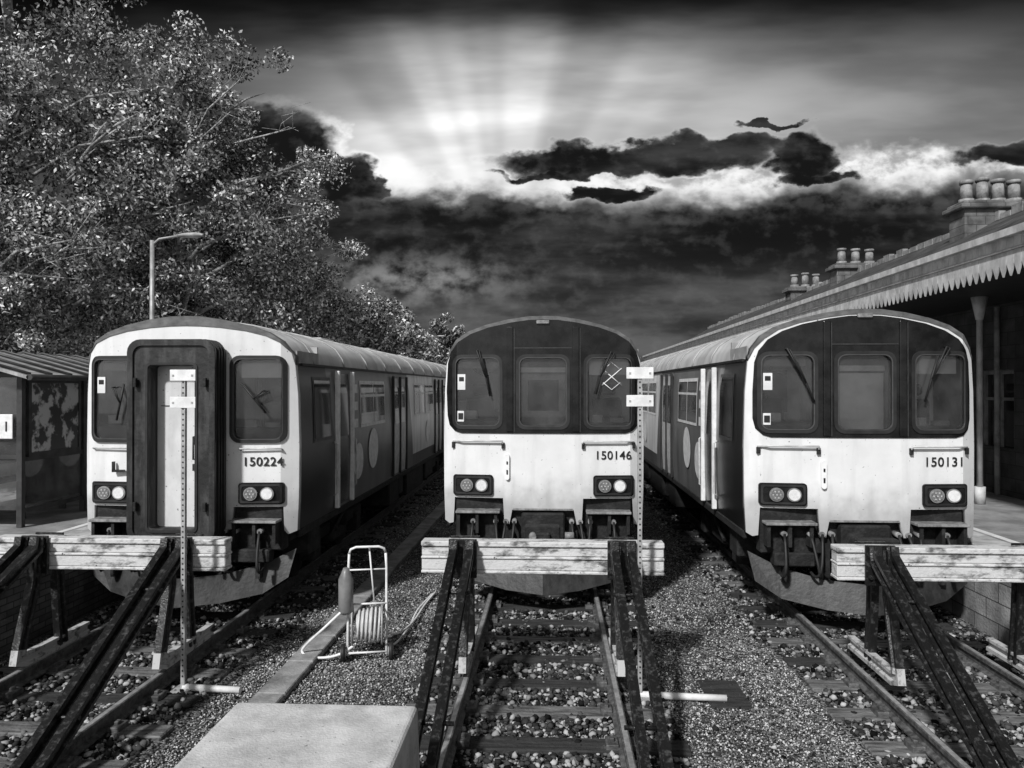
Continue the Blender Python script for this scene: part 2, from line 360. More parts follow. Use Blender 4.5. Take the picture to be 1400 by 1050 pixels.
    if kind=='A':
        plate('notice_lower',rrect(-1.22,-1.12,2.47,2.62,.005),[],.012,.004,M_white,T)
        plate('notice_print',rrect(-1.20,-1.13,2.50,2.59,.005),[],.008,.003,M_num,T)
        for s in (-1,1):
            xa,xb=s*.56,s*1.27
            ya,yb=bend(xa),bend(xb)
            tubes('handrail',[(((xa,ya,2.17),(xa,ya-.05,2.17),(xa,ya-.05,2.20),(s*1.15,bend(1.15)-.05,2.20),(xb,yb-.03,2.19),(xb,yb+.02,2.19)),.014)],M_frame,T,8)
            boxes('rail_bracket',[(xa-.02,xa+.02,ya-.04,ya+.01,2.10,2.18),(xb-.02,xb+.02,yb-.04,yb+.01,2.10,2.18)],M_und,T)
        plate('centre_bracket',rrect(-.53,-.47,1.66,2.02,.03),[],-.04,.05,M_cablight,T)
        boxes('centre_bracket_slot',[(-.51,-.49,-.045,-.03,1.74,1.80),(-.51,-.49,-.045,-.03,1.88,1.92)],M_num,T)
    else:
        for s in (-1,1):
            xa,xb=s*.72,s*1.24
            tubes('handrail',[(((xa,bend(xa),2.16),(xa,bend(xa)-.05,2.18),(xb,bend(xb)-.05,2.18),(xb,bend(xb),2.16)),.012)],M_frame,T,8)
    headlamps(T)
    cu=bpy.data.curves.new('number','FONT'); cu.body=number; cu.size=.165; cu.extrude=.002; cu.align_x='CENTER'; cu.space_character=1.06; cu.offset=.0018
    o=bpy.data.objects.new('unit_number',cu); COL.objects.link(o); o.parent=T; cu.materials.append(M_num)
    o.location=(.98 if kind=='A' else 1.0,bend(.95)-.008,1.95); o.rotation_euler=(R(90),0,R(5.7))
    if kind=='A':
        if wip=='mid':
            wiper(T,-.93,3.47,-.80,3.1,.55,-12); wiper(T,.95,3.45,.80,3.1,.5,14)
        else:
            wiper(T,-.95,3.45,-.72,3.02,.55,-22); wiper(T,.98,3.47,.80,3.06,.6,16)
    else:
        wiper(T,1.02,2.95,.90,2.85,.5,-38); wiper(T,-.95,3.0,-.85,2.8,.5,12)
        boxes('bracket_small',[(-.95,-.80,-.03,.02,1.86,1.89),(-.95,-.93,-.03,.02,1.86,2.0)],M_num,T)
    if kind=='B':
        w=.535
        plate('gangway_frame',rrect(-w,w,1.0,3.60,.16),[rrect(-.29,.29,1.16,3.28,.05)],-.36,.40,M_gang,T,False)
        plate('gangway_lip',rrect(-w-.02,w+.02,.99,3.62,.17),[rrect(-w+.05,w-.05,1.05,3.54,.12)],-.39,.05,M_gang,T,False)
        for yy in (-.28,-.20,-.12): plate('gangway_fold',rrect(-w-.025,w+.025,.98,3.625,.17),[rrect(-w+.05,w-.05,1.05,3.54,.12)],yy,.03,M_rub,T,False)
        plate('gangway_inner_lip',rrect(-.33,.33,1.12,3.32,.07),[rrect(-.30,.30,1.15,3.29,.05)],-.375,.03,M_rub,T,False)
        box('gangway_door',-.31,.31,-.14,-.1,1.14,3.32,M_door,T)
        boxes('door_bolts',[(.18,.25,-.18,-.13,z,z+.09) for z in (1.9,2.25)]+[(-.24,.24,-.15,-.138,2.75,2.76)],M_dark,T)
        boxes('gangway_latches',[(s*.44-.02,s*.44+.02,-.43,-.38,z,z+.12) for s in (-1,1) for z in (1.4,3.0)],M_und,T,.005)
        tubes('door_handle',[(((.2,-.14,2.05),(.2,-.2,2.05),(.2,-.2,2.35),(.2,-.14,2.35)),.012)],M_dark,T)
    else:
        plate('front_kickplate',[(-.42,1.235),(.42,1.235),(.42,1.26),(-.42,1.26)],[],-.004,.01,M_step,T)
    for ci in range(2):
        ya=0 if ci==0 else 20.35
        prof=[(x*.997,z if z<3.9 else z-.004) for x,z in PROF]
        ring=[(x,z) for x,z in prof]+[(-x,z) for x,z in prof[::-1][1:]]
        V=[];F=[]; n=len(ring)
        ysl=[ya+.05]+list(np.linspace(ya+.6,ya+19.9,14))
        for i,yy in enumerate(ysl):
            for x,z in ring: V.append((x,yy+(bend(x) if (i==0 and ci==0) else 0),z))
        for i in range(len(ysl)-1):
            for j in range(n-1):
                F.append((i*n+j,i*n+j+1,(i+1)*n+j+1,(i+1)*n+j))
            F.append((i*n+n-1,i*n,(i+1)*n,(i+1)*n+n-1))
        e=(len(ysl)-1)*n; F.append(tuple(e+j for j in range(n)))
        if ci==1: F.append(tuple(range(n))[::-1])
        o=mo('car_body',V,F,M_body,T,True)
        try: o.data.set_sharp_from_angle(angle=R(32))
        except Exception: pass
        rb=[]
        for k in range(12):
            yy=ya+1.0+k*1.6
            rp=[(x*1.004,yy,z+.008) for x,z in PROF[4:]]+[(-x*1.004,yy,z+.008) for x,z in PROF[4:][::-1][1:]]
            rb.append((rp,.014))
        tubes('roof_ribs',rb,M_roof,T,5)
        for s in (-1,1):
            box('gutter',s*1.385-.015,s*1.385+.015,ya+.4,ya+19.8,3.30,3.335,M_dark,T)
        boxes('roof_vents',[(-.3,.3,ya+5+4*k,ya+5.9+4*k,3.9,4.0) for k in range(4)],M_roof,T,.03)
        wl=[(3.5,5.5),(8.8,10.2),(10.4,11.8),(13.9,15.4),(15.6,17.1)] if ci==0 else [(1.0,2.6),(2.9,4.5),(7.2,8.7),(8.9,10.4),(10.6,12.1),(15,16.5),(16.8,18.3)]
        dl=[(6.3,7.7),(12.1,13.5)] if ci==0 else [(5.2,6.6),(13.2,14.6)]
        wl=[(a+ya,b+ya) for a,b in wl]; dl=[(a+ya,b+ya) for a,b in dl]
        side_sheet('window_surround',[(a,b,2.28,3.12) for a,b in wl],M_white,T,.004)
        side_sheet('window_glass',[(a+.06,(a+b)/2-.03,2.34,2.82) for a,b in wl]+[((a+b)/2+.03,b-.06,2.34,2.82) for a,b in wl]+
                   [(a+.06,(a+b)/2-.03,2.87,3.06) for a,b in wl]+[((a+b)/2+.03,b-.06,2.87,3.06) for a,b in wl],M_sglass,T,.009)
        side_sheet('door_leaf',[(a,(a+b)/2-.01,1.10,3.2) for a,b in dl]+[((a+b)/2+.01,b,1.10,3.2) for a,b in dl],M_frame,T,.005)
        side_sheet('door_glass',[(a+.15,(a+b)/2-.1,2.2,3.0) for a,b in dl]+[((a+b)/2+.1,b-.15,2.2,3.0) for a,b in dl],M_sglass,T,.012)
        fr=[]
        for s in (-1,1):
            for a,b in dl:
                x=s*1.42
                for yy in (a-.04,(a+b)/2,b+.04): fr.append((x-.02,x+.03,yy-.03,yy+.03,1.08,3.24) if s>0 else (x-.03,x+.02,yy-.03,yy+.03,1.08,3.24))
        boxes('door_posts',fr,M_dark,T)
        if ci==0:
            side_sheet('cab_side_surround',[(.85,1.72,2.2,3.15)],M_seam,T,.004)
            side_sheet('cab_side_window',[(.90,1.67,2.25,3.10)],M_sglass,T,.009)
            side_sheet('crew_door',[(2.05,2.8,1.1,3.22)],M_blk,T,.006)
            side_sheet('crew_door_window',[(2.15,2.7,2.2,3.05)],M_sglass,T,.012)
            fr=[]
            for s in (-1,1):
                xa,xb=(1.40,1.47) if s>0 else (-1.47,-1.40)
                fr+= [(xa,xb,1.95,2.03,1.08,3.26),(xa,xb,2.82,2.90,1.08,3.26)]
            boxes('crew_door_posts',fr,M_white,T,.01)
            tb=[]
            for s in (-1,1):
                for yy in (1.85,3.0):
                    tb.append((((s*1.42,yy,1.3),(s*1.47,yy,1.34),(s*1.47,yy,2.1),(s*1.42,yy,2.14)),.014))
            tubes('door_handrails',tb,M_frame,T,6)
            V=[];F=[]
            for s in (-1,1):
                for (yc,zc,r) in ((3.35,1.70,.32),(4.45,1.84,.38),(10.8,1.8,.3)):
                    k=len(V)
                    for a in range(28):
                        z=zc+r*math.sin(a*2*math.pi/28); V.append((s*(profx(z)+.011),yc+r*math.cos(a*2*math.pi/28),z))
                    F.append(tuple(k+a for a in range(28)))
            mo('livery_discs',V,F,M_white,T)
            side_sheet('livery_notice',[(3.05,3.3,2.3,2.45),(3.05,3.3,2.6,2.75),(3.05,3.3,2.9,3.05)],M_white,T,.009)
        ub=[]
        for s in (-1,1):
            for (a,b,zz0,zz1,xo,xi) in ((1.0,1.5,.55,1.0,1.32,.9),(6.3,7.3,.42,1.0,1.34,.5),(7.5,8.0,.5,.95,1.3,.6),(8.3,10.6,.38,1.0,1.33,.4),(10.9,12.2,.48,.98,1.34,.5),(12.5,13.2,.6,1.0,1.28,.5)):
                ub.append((min(s*xi,s*xo),max(s*xi,s*xo),ya+a,ya+b,zz0,zz1))
            ub.append((s*1.36-.04,s*1.36+.04,ya+.35,ya+19.8,.93,1.07))
        boxes('underframe_equipment',ub,M_und,T,.03)
        boxes('floor_pan',[(-1.2,1.2,ya+.5,ya+19.5,.85,1.02)],M_dark,T)
        for yb in (3.2,15.8):
            bl=[]
            for s in (-1,1):
                x=s*1.02
                bl+=[(x-.07,x+.07,ya+yb-1.7,ya+yb+1.7,.52,.72),(x-.12,x+.12,ya+yb-.45,ya+yb+.45,.38,.56),
                     (x-.13,x+.13,ya+yb-1.42,ya+yb-1.1,.28,.62),(x-.13,x+.13,ya+yb+1.1,ya+yb+1.42,.28,.62)]
            boxes('bogie_frame',bl,M_und,T,.02)
            for yy in (yb-1.25,yb+1.25):
                tubes('wheelset',[(((-.80,ya+yy,.42),(-.67,ya+yy,.42)),.42),(((.67,ya+yy,.42),(.80,ya+yy,.42)),.42),(((-.95,ya+yy,.42),(.95,ya+yy,.42)),.09)],M_und,T,24)
            sp=[]
            for s in (-1,1):
                for yy in (yb-.3,yb+.3): sp.append((((s*1.08,ya+yy,.55),(s*1.08,ya+yy,.98)),.11))
                sp.append((((s*1.22,ya+yb-.9,.55),(s*1.22,ya+yb+.2,.95)),.03))
            tubes('springs',sp,M_und,T,12)
    box('car_coupling_bellows',-.6,.6,19.85,20.45,1.1,3.3,M_rub,T)
    boxes('headstock',[(-1.24,1.24,.12,.34,.80,1.44),(-1.1,-.6,-.02,.2,.66,.84),(.6,1.1,-.02,.2,.66,.84),(-.30,.30,-.05,.3,.84,1.20)],M_und,T,.02)
    boxes('front_steps',[(-1.22,-.60,-.10,.14,1.20,1.235),(.60,1.22,-.10,.14,1.20,1.235)],M_step,T,.006)
    boxes('step_brackets',[(s*x-.02,s*x+.02,-.06,.14,.92,1.2) for s in (-1,1) for x in (.66,.92,1.18)],M_und,T)
    boxes('coupler',[(-.12,.12,-.32,.2,.90,1.06),(-.24,.24,-.46,-.28,.84,1.10),(-.10,.10,-.56,-.44,.88,1.02)],M_und,T,.02)
    tubes('coupler_pin',[(((-.13,-.5,.98),(-.13,-.62,.98)),.05),(((.30,-.35,.95),(.42,-.35,.95)),.05)],M_step,T,12)
    ho=[]
    for s in (-1,1):
        for k,(xx,dx) in enumerate(((.40,.10),(.52,.14),(.66,-.1),(.98,.06))):
            P=[]
            for i in range(9):
                t=i/8; P.append((s*(xx+dx*t),-.02-.16*math.sin(t*math.pi),1.08-.52*math.sin(t*math.pi*.62)))
            ho.append((P,.019))
    tubes('air_hoses',ho,M_rub,T,8)
    tubes('hose_cocks',[(((s*x,-.03,1.08),(s*x,.14,1.08)),.035) for s in (-1,1) for x in (.40,.52,.66,.98)],M_step,T,10)
    def vb(x): return -.30+.34*abs(x)
    pts_top=[(-1.36,.80),(-1.0,.62),(-.5,.50),(0,.48),(.5,.50),(1.0,.62),(1.36,.80)]
    pts_bot=[(-1.30,.44),(-1.0,.24),(-.5,.15),(0,.13),(.5,.15),(1.0,.24),(1.30,.44)]
    V=[];F=[]
    for (xa,za),(xb,zb) in zip(pts_top,pts_bot): V+= [(xa,vb(xa)+.12,za),(xb,vb(xb),zb),(xb,vb(xb)+.03,zb),(xa,vb(xa)+.15,za)]
    for i in range(len(pts_top)-1):
        k=4*i
        for a in range(4):
            b_=(a+1)%4; F.append((k+a,k+b_,k+4+b_,k+4+a))
    F+=[(0,1,2,3),(4*6+3,4*6+2,4*6+1,4*6)]
    mo('snowplough',V,F,M_plough,T)
    boxes('plough_brackets',[(s*x-.03,s*x+.03,.0,.25,.45,.95) for s in (-1,1) for x in (.45,.95)],M_und,T)
    return T
t1=make_train(-4.84,9.9,'150224','B',sx=1.03,sz=.985)
t2=make_train(-.13,10.75,'150146','A',inset=-1,wip='mid')
t3=make_train(3.97,10.0,'150131','A',sx=1.03)
tubes('windscreen_sticker',[(((.82,bend(.9)+.0,3.22),(1.10,bend(1.1)+.0,2.98)),.008),(((1.10,bend(1.1),3.22),(.82,bend(.9),2.98)),.008),
   (((.84,bend(.9),3.02),(.96,bend(.96),2.92),(1.08,bend(1.08),3.02)),.006),(((.84,bend(.9),3.20),(.96,bend(.96),3.30),(1.08,bend(1.08),3.20)),.006)],M_white,t2,6)

# ------------------------------------------------------------------ rails
def railprof(kind='run'):
    if kind=='run': return [(-.06,-.15),(.06,-.15),(.06,-.135),(.012,-.115),(.012,-.05),(.035,-.04),(.035,-.004),(.028,0),(-.028,0),(-.035,-.004),(-.035,-.04),(-.012,-.05),(-.012,-.115),(-.06,-.135)]
    return [(-.038,-.07),(.038,-.07),(.038,-.03),(.010,-.018),(.010,.028),(.038,.038),(.038,.07),(-.038,.07),(-.038,.038),(-.010,.028),(-.010,-.018),(-.038,-.03)]
def sweep(paths,kind,name,m,parent,side=Vector((1,0,0))):
    pr=railprof(kind); n=len(pr); V=[];F=[]
    for pts in paths:
        pts=[Vector(p) for p in pts]; k=len(V); m_=len(pts)
        for i,p in enumerate(pts):
            if 0<i<m_-1:
                t=((pts[i+1]-p).normalized()+(p-pts[i-1]).normalized()).normalized()
                cs=max(.4,t.dot((p-pts[i-1]).normalized()))
            else: t=(pts[min(i+1,m_-1)]-pts[max(i-1,0)]).normalized(); cs=1
            s=(side-t*side.dot(t)).normalized(); u=s.cross(t).normalized()
            for a,b in pr: V.append(p+s*a+u*(b/cs))
        for i in range(m_-1):
            for j in range(n):
                j2=(j+1)%n; F.append((k+i*n+j,k+i*n+j2,k+(i+1)*n+j2,k+(i+1)*n+j))
        F.append(tuple(k+j for j in range(n))[::-1]); F.append(tuple(k+(m_-1)*n+j for j in range(n)))
    return mo(name,V,F,m,parent)
def track(cx,ya,yb):
    T=empty('railway_track',(cx,0,0))
    for s in (-1,1):
        sweep([[(s*.75,ya,0),(s*.75,yb,0)]],'run','rail',M_rail,T)
        box('rail_head',s*.75-.022,s*.75+.022,ya,yb,.0,.003,M_railtop,T)
    y=ya+.3; A=[];B=[];C=[]
    while y<30:
        j=random.uniform(-.05,.05); jj=random.uniform(-.02,.02)
        bx=(-1.28+j,1.28+j,y-.125+jj,y+.125+jj,-.29,-.146+random.uniform(-.014,0))
        (A if random.random()<.5 else B).append(bx)
        for s in (-1,1):
            for q in (-1,1):
                x=s*.75+q*.105; C.append((x-.055,x+.055,y-.09,y+.09,-.17,-.105)); C.append((x-.02,x+.02,y-.03,y+.03,-.11,-.075))
        y+=.70
    boxes('sleepers',A,M_slp,T,.012); boxes('sleepers_dark',B,M_slp2,T,.012); boxes('rail_chairs',C,M_rail,T,.006)
TC=[-4.80,-.13,3.97]; TY=[3.0,3.6,3.0]
for c,ty in zip(TC,TY): track(c,ty,70)

M_foot=mat('buffer_foot_paint',.45,.12,rough=.7,scale=9,lo=.5,hi=.62)
def buffer_stop(cx,y,half=1.3,off=.80):
    T=empty('buffer_stop',(cx,y,0))
    # steel channel beam: top flange, recessed web, bottom flange
    boxes('beam',[(-half,half,-.10,.10,1.255,1.31),(-half+.004,half-.004,-.075,.08,1.155,1.253),(-half,half,-.10,.10,1.125,1.153),(-half+.004,half-.004,-.082,.08,1.005,1.123),(-half,half,-.10,.10,.97,1.003)],M_beam,T,.008)
    P=[];Ft=[];plates=[];bolts=[]
    for s in (-1,1):
        x=s*off
        for d in (-.085,.085):
            P.append([(x+d,-.20,1.34),(x+d,-.23,1.22),(x+d+s*.03,-1.5,.56),(x+d+s*.05,-2.45,.07),(x+d+s*.05,-2.75,-.06)])
        P.append([(x-s*.06,-.18,1.30),(x-s*.05,-.21,.85),(x-s*.04,-.42,.20)])
        P.append([(x-s*.05,.16,1.30),(x-s*.05,.20,.60),(x-s*.05,.26,.05)])
        Ft.append([(x-s*.04,-.42,.20),(x-s*.04,-.44,.11),(x-s*.04,-.34,.075),(x-s*.04,.75,.075)])
        plates+=[(x-.15,x+.15,-.135,-.102,.93,1.34),(x-.16,x+.16,.11,.14,.96,1.33)]
        for zz in (1.02,1.23):
            for q in (-.11,.11): bolts.append((((x+q,-.13,zz),(x+q,-.17,zz)),.022))
        bolts.append((((x-.14,-.75,.94),(x+.14,-.75,.94)),.02)); bolts.append((((x-.16,-2.1,.25),(x+.16,-2.1,.25)),.02))
    sweep(P,'bull','struts',M_strut,T); sweep(Ft,'bull','feet',M_foot,T)
    boxes('clamp_plates',plates,M_strut,T,.006); tubes('bolts',bolts,M_strut,T,8)
    boxes('base_plates',[(s*(off+.05)-.16,s*(off+.05)+.16,-2.95,-2.55,-.16,-.13) for s in (-1,1)],M_conc,T)
buffer_stop(TC[0]-.02,8.2); buffer_stop(TC[1]+.02,8.25,1.29,.84); buffer_stop(4.14,8.15,1.22,.80)

# ------------------------------------------------------------------ ground + stones
mo('ground',[(-900,-60,-.19),(900,-60,-.19),(900,1500,-.19),(-900,1500,-.19)],[(0,1,2,3)],M_ground)
def stones(name,rects,dens,smin,smax,m,z=-.19,ico=True):
    if ico:
        bm=bmesh.new(); bmesh.ops.create_icosphere(bm,subdivisions=1,radius=1); bv=np.array([v.co[:] for v in bm.verts]); bf=np.array([[v.index for v in f.verts] for f in bm.faces]); bm.free()
    else:
        bv=np.array([(1,0,0),(-1,0,0),(0,1,0),(0,-1,0),(0,0,1),(0,0,-1)],float); bf=np.array([(0,2,4),(2,1,4),(1,3,4),(3,0,4),(2,0,5),(1,2,5),(3,1,5),(0,3,5)])
    P=[]
    for (x0,x1,y0,y1,k) in rects:
        n=int((x1-x0)*(y1-y0)*dens*k); P.append(np.c_[rng.uniform(x0,x1,n),rng.uniform(y0,y1,n)])
    P=np.vstack(P)
    keep=np.ones(len(P),bool)
    for c,ty in zip(TC,TY):
        ph=((P[:,1]-ty-.3+.35)%.7)-.35
        on=(np.abs(P[:,0]-c)<1.3)&(np.abs(ph)<.12)
        keep&=~(on&(rng.uniform(0,1,len(P))<.80))
        keep&=~((np.abs(np.abs(P[:,0]-c)-.75)<.05))
    P=P[keep]; n=len(P); nv=len(bv)
    s=smin+(smax-smin)*rng.uniform(0,1,n)**1.8
    V=bv[None]*(1+rng.uniform(-.36,.36,(n,nv,3)))*s[:,None,None]*rng.uniform(.6,1.15,(n,1,3))
    a=rng.uniform(0,6.28,n); b=rng.uniform(-.6,.6,n)
    ca,sa,cb,sb=np.cos(a),np.sin(a),np.cos(b),np.sin(b)
    x=V[...,0]*cb[:,None]-V[...,2]*sb[:,None]; zz=V[...,0]*sb[:,None]+V[...,2]*cb[:,None]; y=V[...,1]
    X=x*ca[:,None]-y*sa[:,None]+P[:,0:1]; Y=x*sa[:,None]+y*ca[:,None]+P[:,1:2]
    Z=zz*.8+z+s[:,None]*rng.uniform(.1,1.1,n)[:,None]
    V=np.stack([X,Y,Z],-1).reshape(-1,3)
    F=(bf[None]+(np.arange(n)*nv)[:,None,None]).reshape(-1,3)
    me=bpy.data.meshes.new(name); me.vertices.add(len(V)); me.vertices.foreach_set('co',V.ravel().astype(np.float32))
    me.loops.add(F.size); me.loops.foreach_set('vertex_index',F.ravel().astype(np.int32))
    me.polygons.add(len(F)); me.polygons.foreach_set('loop_start',(np.arange(len(F))*3).astype(np.int32)); me.polygons.foreach_set('loop_total',np.full(len(F),3,np.int32))
    me.update(calc_edges=True); me.materials.append(m); o=bpy.data.objects.new(name,me); COL.objects.link(o); return o
rc=[]
for c in TC:
    rc+=[(c-1.25,c+1.25,3.8,9.5,1.0),(c-1.45,c+1.45,9.5,14,.45),(c-1.45,c+1.45,14,26,.12)]
stones('ballast',rc,1050,.013,.040,M_grit)
stones('gravel',[(-3.4,-1.4,4.2,9,1),(1.15,2.65,4.2,9,1),(-3.3,-1.5,9,13,.5),(1.25,2.6,9,13,.5),(-3.3,-1.6,13,22,.2),(1.3,2.5,13,22,.2),(-6.3,-5.9,7,10,.6)],2500,.006,.017,M_fine,ico=False)
stones('ballast_loose',[(-3.5,-1.4,4.2,12,1),(1.1,2.75,4.2,12,1)],22,.015,.032,M_grit)

# ------------------------------------------------------------------ platforms
def platform(name,x0,x1,edge_right,wall):
    T=empty(name,(0,0,0))
    if edge_right:
        box('deck',x0,x1-.02,2,85,-.19,.895,M_plat,T); box('face',x1-.02,x1,2,85,-.19,.80,wall,T)
        boxes('coping',[(x1-.45,x1+.05,2+k*1.0,2.99+k*1.0,.80,.90+.004) for k in range(60)],M_cop,T,.012)
        box('white_line',x1-.62,x1-.52,2,62,.895,.899,M_white,T)
    else:
        box('deck',x0+.02,x1,2,85,-.19,.895,M_plat,T); box('face',x0,x0+.02,2,85,-.19,.80,wall,T)
        boxes('coping',[(x0-.05,x0+.45,2+k*1.0,2.99+k*1.0,.80,.90+.004) for k in range(60)],M_cop,T,.012)
        box('white_line',x0+.52,x0+.62,2,62,.895,.899,M_white,T)
platform('platform',-11,-6.42,True,M_brk)
platform('platform',5.56,14,False,M_stone)

# ------------------------------------------------------------------ shelter
S=empty('platform_shelter',(-7.8,10.9,.9))
M_shel=mat('shelter_frame',.02,.05,rough=.5); M_shr=mat('shelter_roof',.42,.22,rough=.5,scale=2,stretch=(4,1,1))
posts=[(x-.04,x+.04,y-.04,y+.04,0,2.25) for x,y in ((0,0),(-1.1,0),(-2.2,0),(0,1.5),(0,3.2),(-2.2,3.2),(-1.1,3.2),(-2.2,1.6))]
rails=[(-2.2,0,-.025,.025,z,z+.06) for z in (.25,1.0,2.2)]+[(-2.2,0,3.175,3.225,z,z+.06) for z in (.25,1.0,2.2)]+[(-2.225,-2.175,0,3.2,z,z+.06) for z in (.25,1.0,2.2)]+[(-.025,.025,0,3.2,2.2,2.27),(-.025,.025,0,1.5,.96,1.02),(-.025,.025,0,1.5,.20,.26)]
boxes('frame',posts+rails,M_shel,S)
M_pg=glassmat('shelter_glass',.92,dirt_lift=.06,dcol=.6)
boxes('glazing',[(-2.16,-.04,-.004,.004,.31,2.2),(-2.16,-.04,3.196,3.204,.31,2.2),(-2.204,-2.196,.04,3.16,.31,2.2),(-.004,.004,.04,1.46,.26,2.2)],M_pg,S)
V=[(.35,-.35,2.22),(.35,3.55,2.22),(-1.1,-.35,2.62),(-1.1,3.55,2.62),(-2.55,-.35,2.22),(-2.55,3.55,2.22)]
V+= [(x,y,z-.05) for x,y,z in V]
mo('roof',V,[(0,1,3,2),(2,3,5,4),(6,8,9,7),(8,10,11,9),(0,6,7,1),(4,5,11,10),(0,2,8,6),(2,4,10,8),(1,7,9,3),(3,9,11,5)],M_shr,S)
tubes('roof_battens',[(((.35,y,2.25),(-1.1,y,2.65),(-2.55,y,2.25)),.02) for y in np.linspace(-.3,3.5,9)]+[(((.37,-.35,2.2),(.37,3.55,2.2)),.05)],M_shel,S,6)
boxes('bench',[(-.75,-.25,.06,3.0,.50,.56),(-.80,-.76,.06,3.0,.66,.86)],M_white,S,.01); boxes('bench_legs',[(-.55,-.45,y,y+.05,0,.50) for y in (.7,1.7,2.7)],M_shel,S)
M_post=mat('poster',.02,.55,rough=.3,scale=3,lo=.48,hi=.55)
box('poster_panel',-1.9,-1.25,.02,.05,1.1,2.1,M_post,S)
box('poster_side',.006,.03,.18,1.32,1.08,2.12,M_post,S); boxes('poster_frame',[(.0,.04,.12,.18,1.02,2.18),(.0,.04,1.32,1.38,1.02,2.18),(.0,.04,.18,1.32,2.12,2.18),(.0,.04,.18,1.32,1.02,1.08)],M_shel,S)
box('platform_sign',-1.25,-.08,-.07,-.05,1.30,1.66,M_white,S,.01)
cu=bpy.data.curves.new('signtext','FONT'); cu.body='Platform 1'; cu.size=.21; cu.extrude=.002; cu.align_x='RIGHT'
o=bpy.data.objects.new('sign_text',cu); COL.objects.link(o); o.parent=S; cu.materials.append(M_num); o.location=(-.12,-.075,1.41); o.rotation_euler=(R(90),0,0)

# ------------------------------------------------------------------ street lamps
def street_lamp(x,y,h,arm=1.1,z0=.9):
    T=empty('street_lamp',(x,y,z0))
    tubes('post',[(((0,0,0),(0,0,1.2)),.09),(((0,0,1.2),(0,0,h)),[.06,.045])],M_lamp,T,12)
    tubes('arm',[(((0,0,h-.1),(.15,0,h+.03),(arm,0,h+.10)),.025)],M_lamp,T,8)
    V=[];F=[]
    secs=[(arm-.05,.05,.03),(arm+.1,.12,.05),(arm+.35,.13,.06),(arm+.5,.05,.03)]
    for (xx,w,t) in secs:
        for a in range(10):
            an=a*2*math.pi/10; V.append((xx,w*math.cos(an),h+.10+t*math.sin(an)))
    for i in range(3):
        for a in range(10): F.append((i*10+a,i*10+(a+1)%10,(i+1)*10+(a+1)%10,(i+1)*10+a))
    F+=[tuple(range(10)),tuple(range(30,40))[::-1]]
    mo('lantern',V,F,M_cop,T,True)
street_lamp(-8.55,16,5.2,.62); street_lamp(-8.7,32,5.6,.9); street_lamp(-9.0,54,5.6,.9)

# ------------------------------------------------------------------ station building
B=empty('station_building',(0,0,0))
YA,YB=5.0,52.0
xs0=8.6; segs=[]; glz=[]; frm=[]; doors=[]
y=YA
while y<YB:
    segs.append((xs0,xs0+.35,y,y+1.0,.895,5.3))
    isdoor=int((y-YA)/2.2)%3!=1
    zt=3.3; zb=.9 if isdoor else 1.8
    segs.append((xs0,xs0+.35,y+1.0,y+2.2,zt,5.3))
    if not isdoor: segs.append((xs0,xs0+.35,y+1.0,y+2.2,.895,zb))
    frm+=[(xs0+.1,xs0+.2,y+1.0,y+1.09,zb,zt),(xs0+.1,xs0+.2,y+2.11,y+2.2,zb,zt),(xs0+.1,xs0+.2,y+1.09,y+2.11,zt-.09,zt),(xs0+.11,xs0+.19,y+1.57,y+1.63,zb,zt-.09),(xs0+.11,xs0+.19,y+1.09,y+2.11,2.7,2.76)]
    if isdoor: doors.append((xs0+.13,xs0+.17,y+1.09,y+2.11,.9,2.0))
    glz.append((xs0+.145,xs0+.155,y+1.09,y+2.11,2.0 if isdoor else zb,zt-.09))
    y+=2.2
boxes('walls',segs,M_wall,B); boxes('window_frames',frm,M_conc2,B); boxes('glazing',glz,M_sglass,B); boxes('doors',doors,M_blk,B)
box('rear_wall',13.6,13.9,YA,YB,.9,5.3,M_wall,B); box('end_wall',8.96,13.59,YA,YA+.3,.9,5.3,M_wall,B); box('far_end_wall',8.96,13.59,YB-.3,YB,.9,5.3,M_wall,B)
def slab(name,pts,ya,yb,m,th=.06):
    V=[];F=[]
    for (x,z) in pts: V+=[(x,ya,z),(x,yb,z)]
    n=len(pts)
    for (x,z) in pts: V+=[(x,ya,z-th),(x,yb,z-th)]
    for i in range(n-1):
        F.append((2*i,2*i+2,2*i+3,2*i+1)); k=2*n; F.append((k+2*i,k+2*i+1,k+2*i+3,k+2*i+2))
        F.append((2*i,k+2*i,k+2*i+2,2*i+2)); F.append((2*i+1,2*i+3,k+2*i+3,k+2*i+1))
    F.append((0,1,2*n+1,2*n)); F.append((2*n-2,4*n-2,4*n-1,2*n-1))
    return mo(name,V,F,m,B)
slab('canopy_roof',[(6.22,5.02),(8.35,5.62)],YA,YB,mat('canopy_sheet',.16,.07,rough=.7,scale=2,stretch=(1,3,1)))
slab('main_roof',[(8.30,5.70),(10.5,6.92),(12.0,6.1),(14.2,5.2)],YA,YB,M_slate)
boxes('roof_ribs',[(8.3,8.42,YA,YB,5.66,5.80),(8.36,8.40,YA,YB,5.80,5.88)],M_conc2,B)
tubes('canopy_bars',[(((6.22,y,5.05),(8.3,y,5.64)),.022) for y in np.arange(YA+.3,YB,.9)],M_pot,B,5)
rt=[]; y=YA
while y<YB:
    h=random.choice([.05,.07,.09,.14]); rt.append((10.42,10.58,y,y+.4,6.88,6.95+h)); y+=.45
boxes('ridge_tiles',rt,M_conc2,B)
V=[];F=[]; y=YA
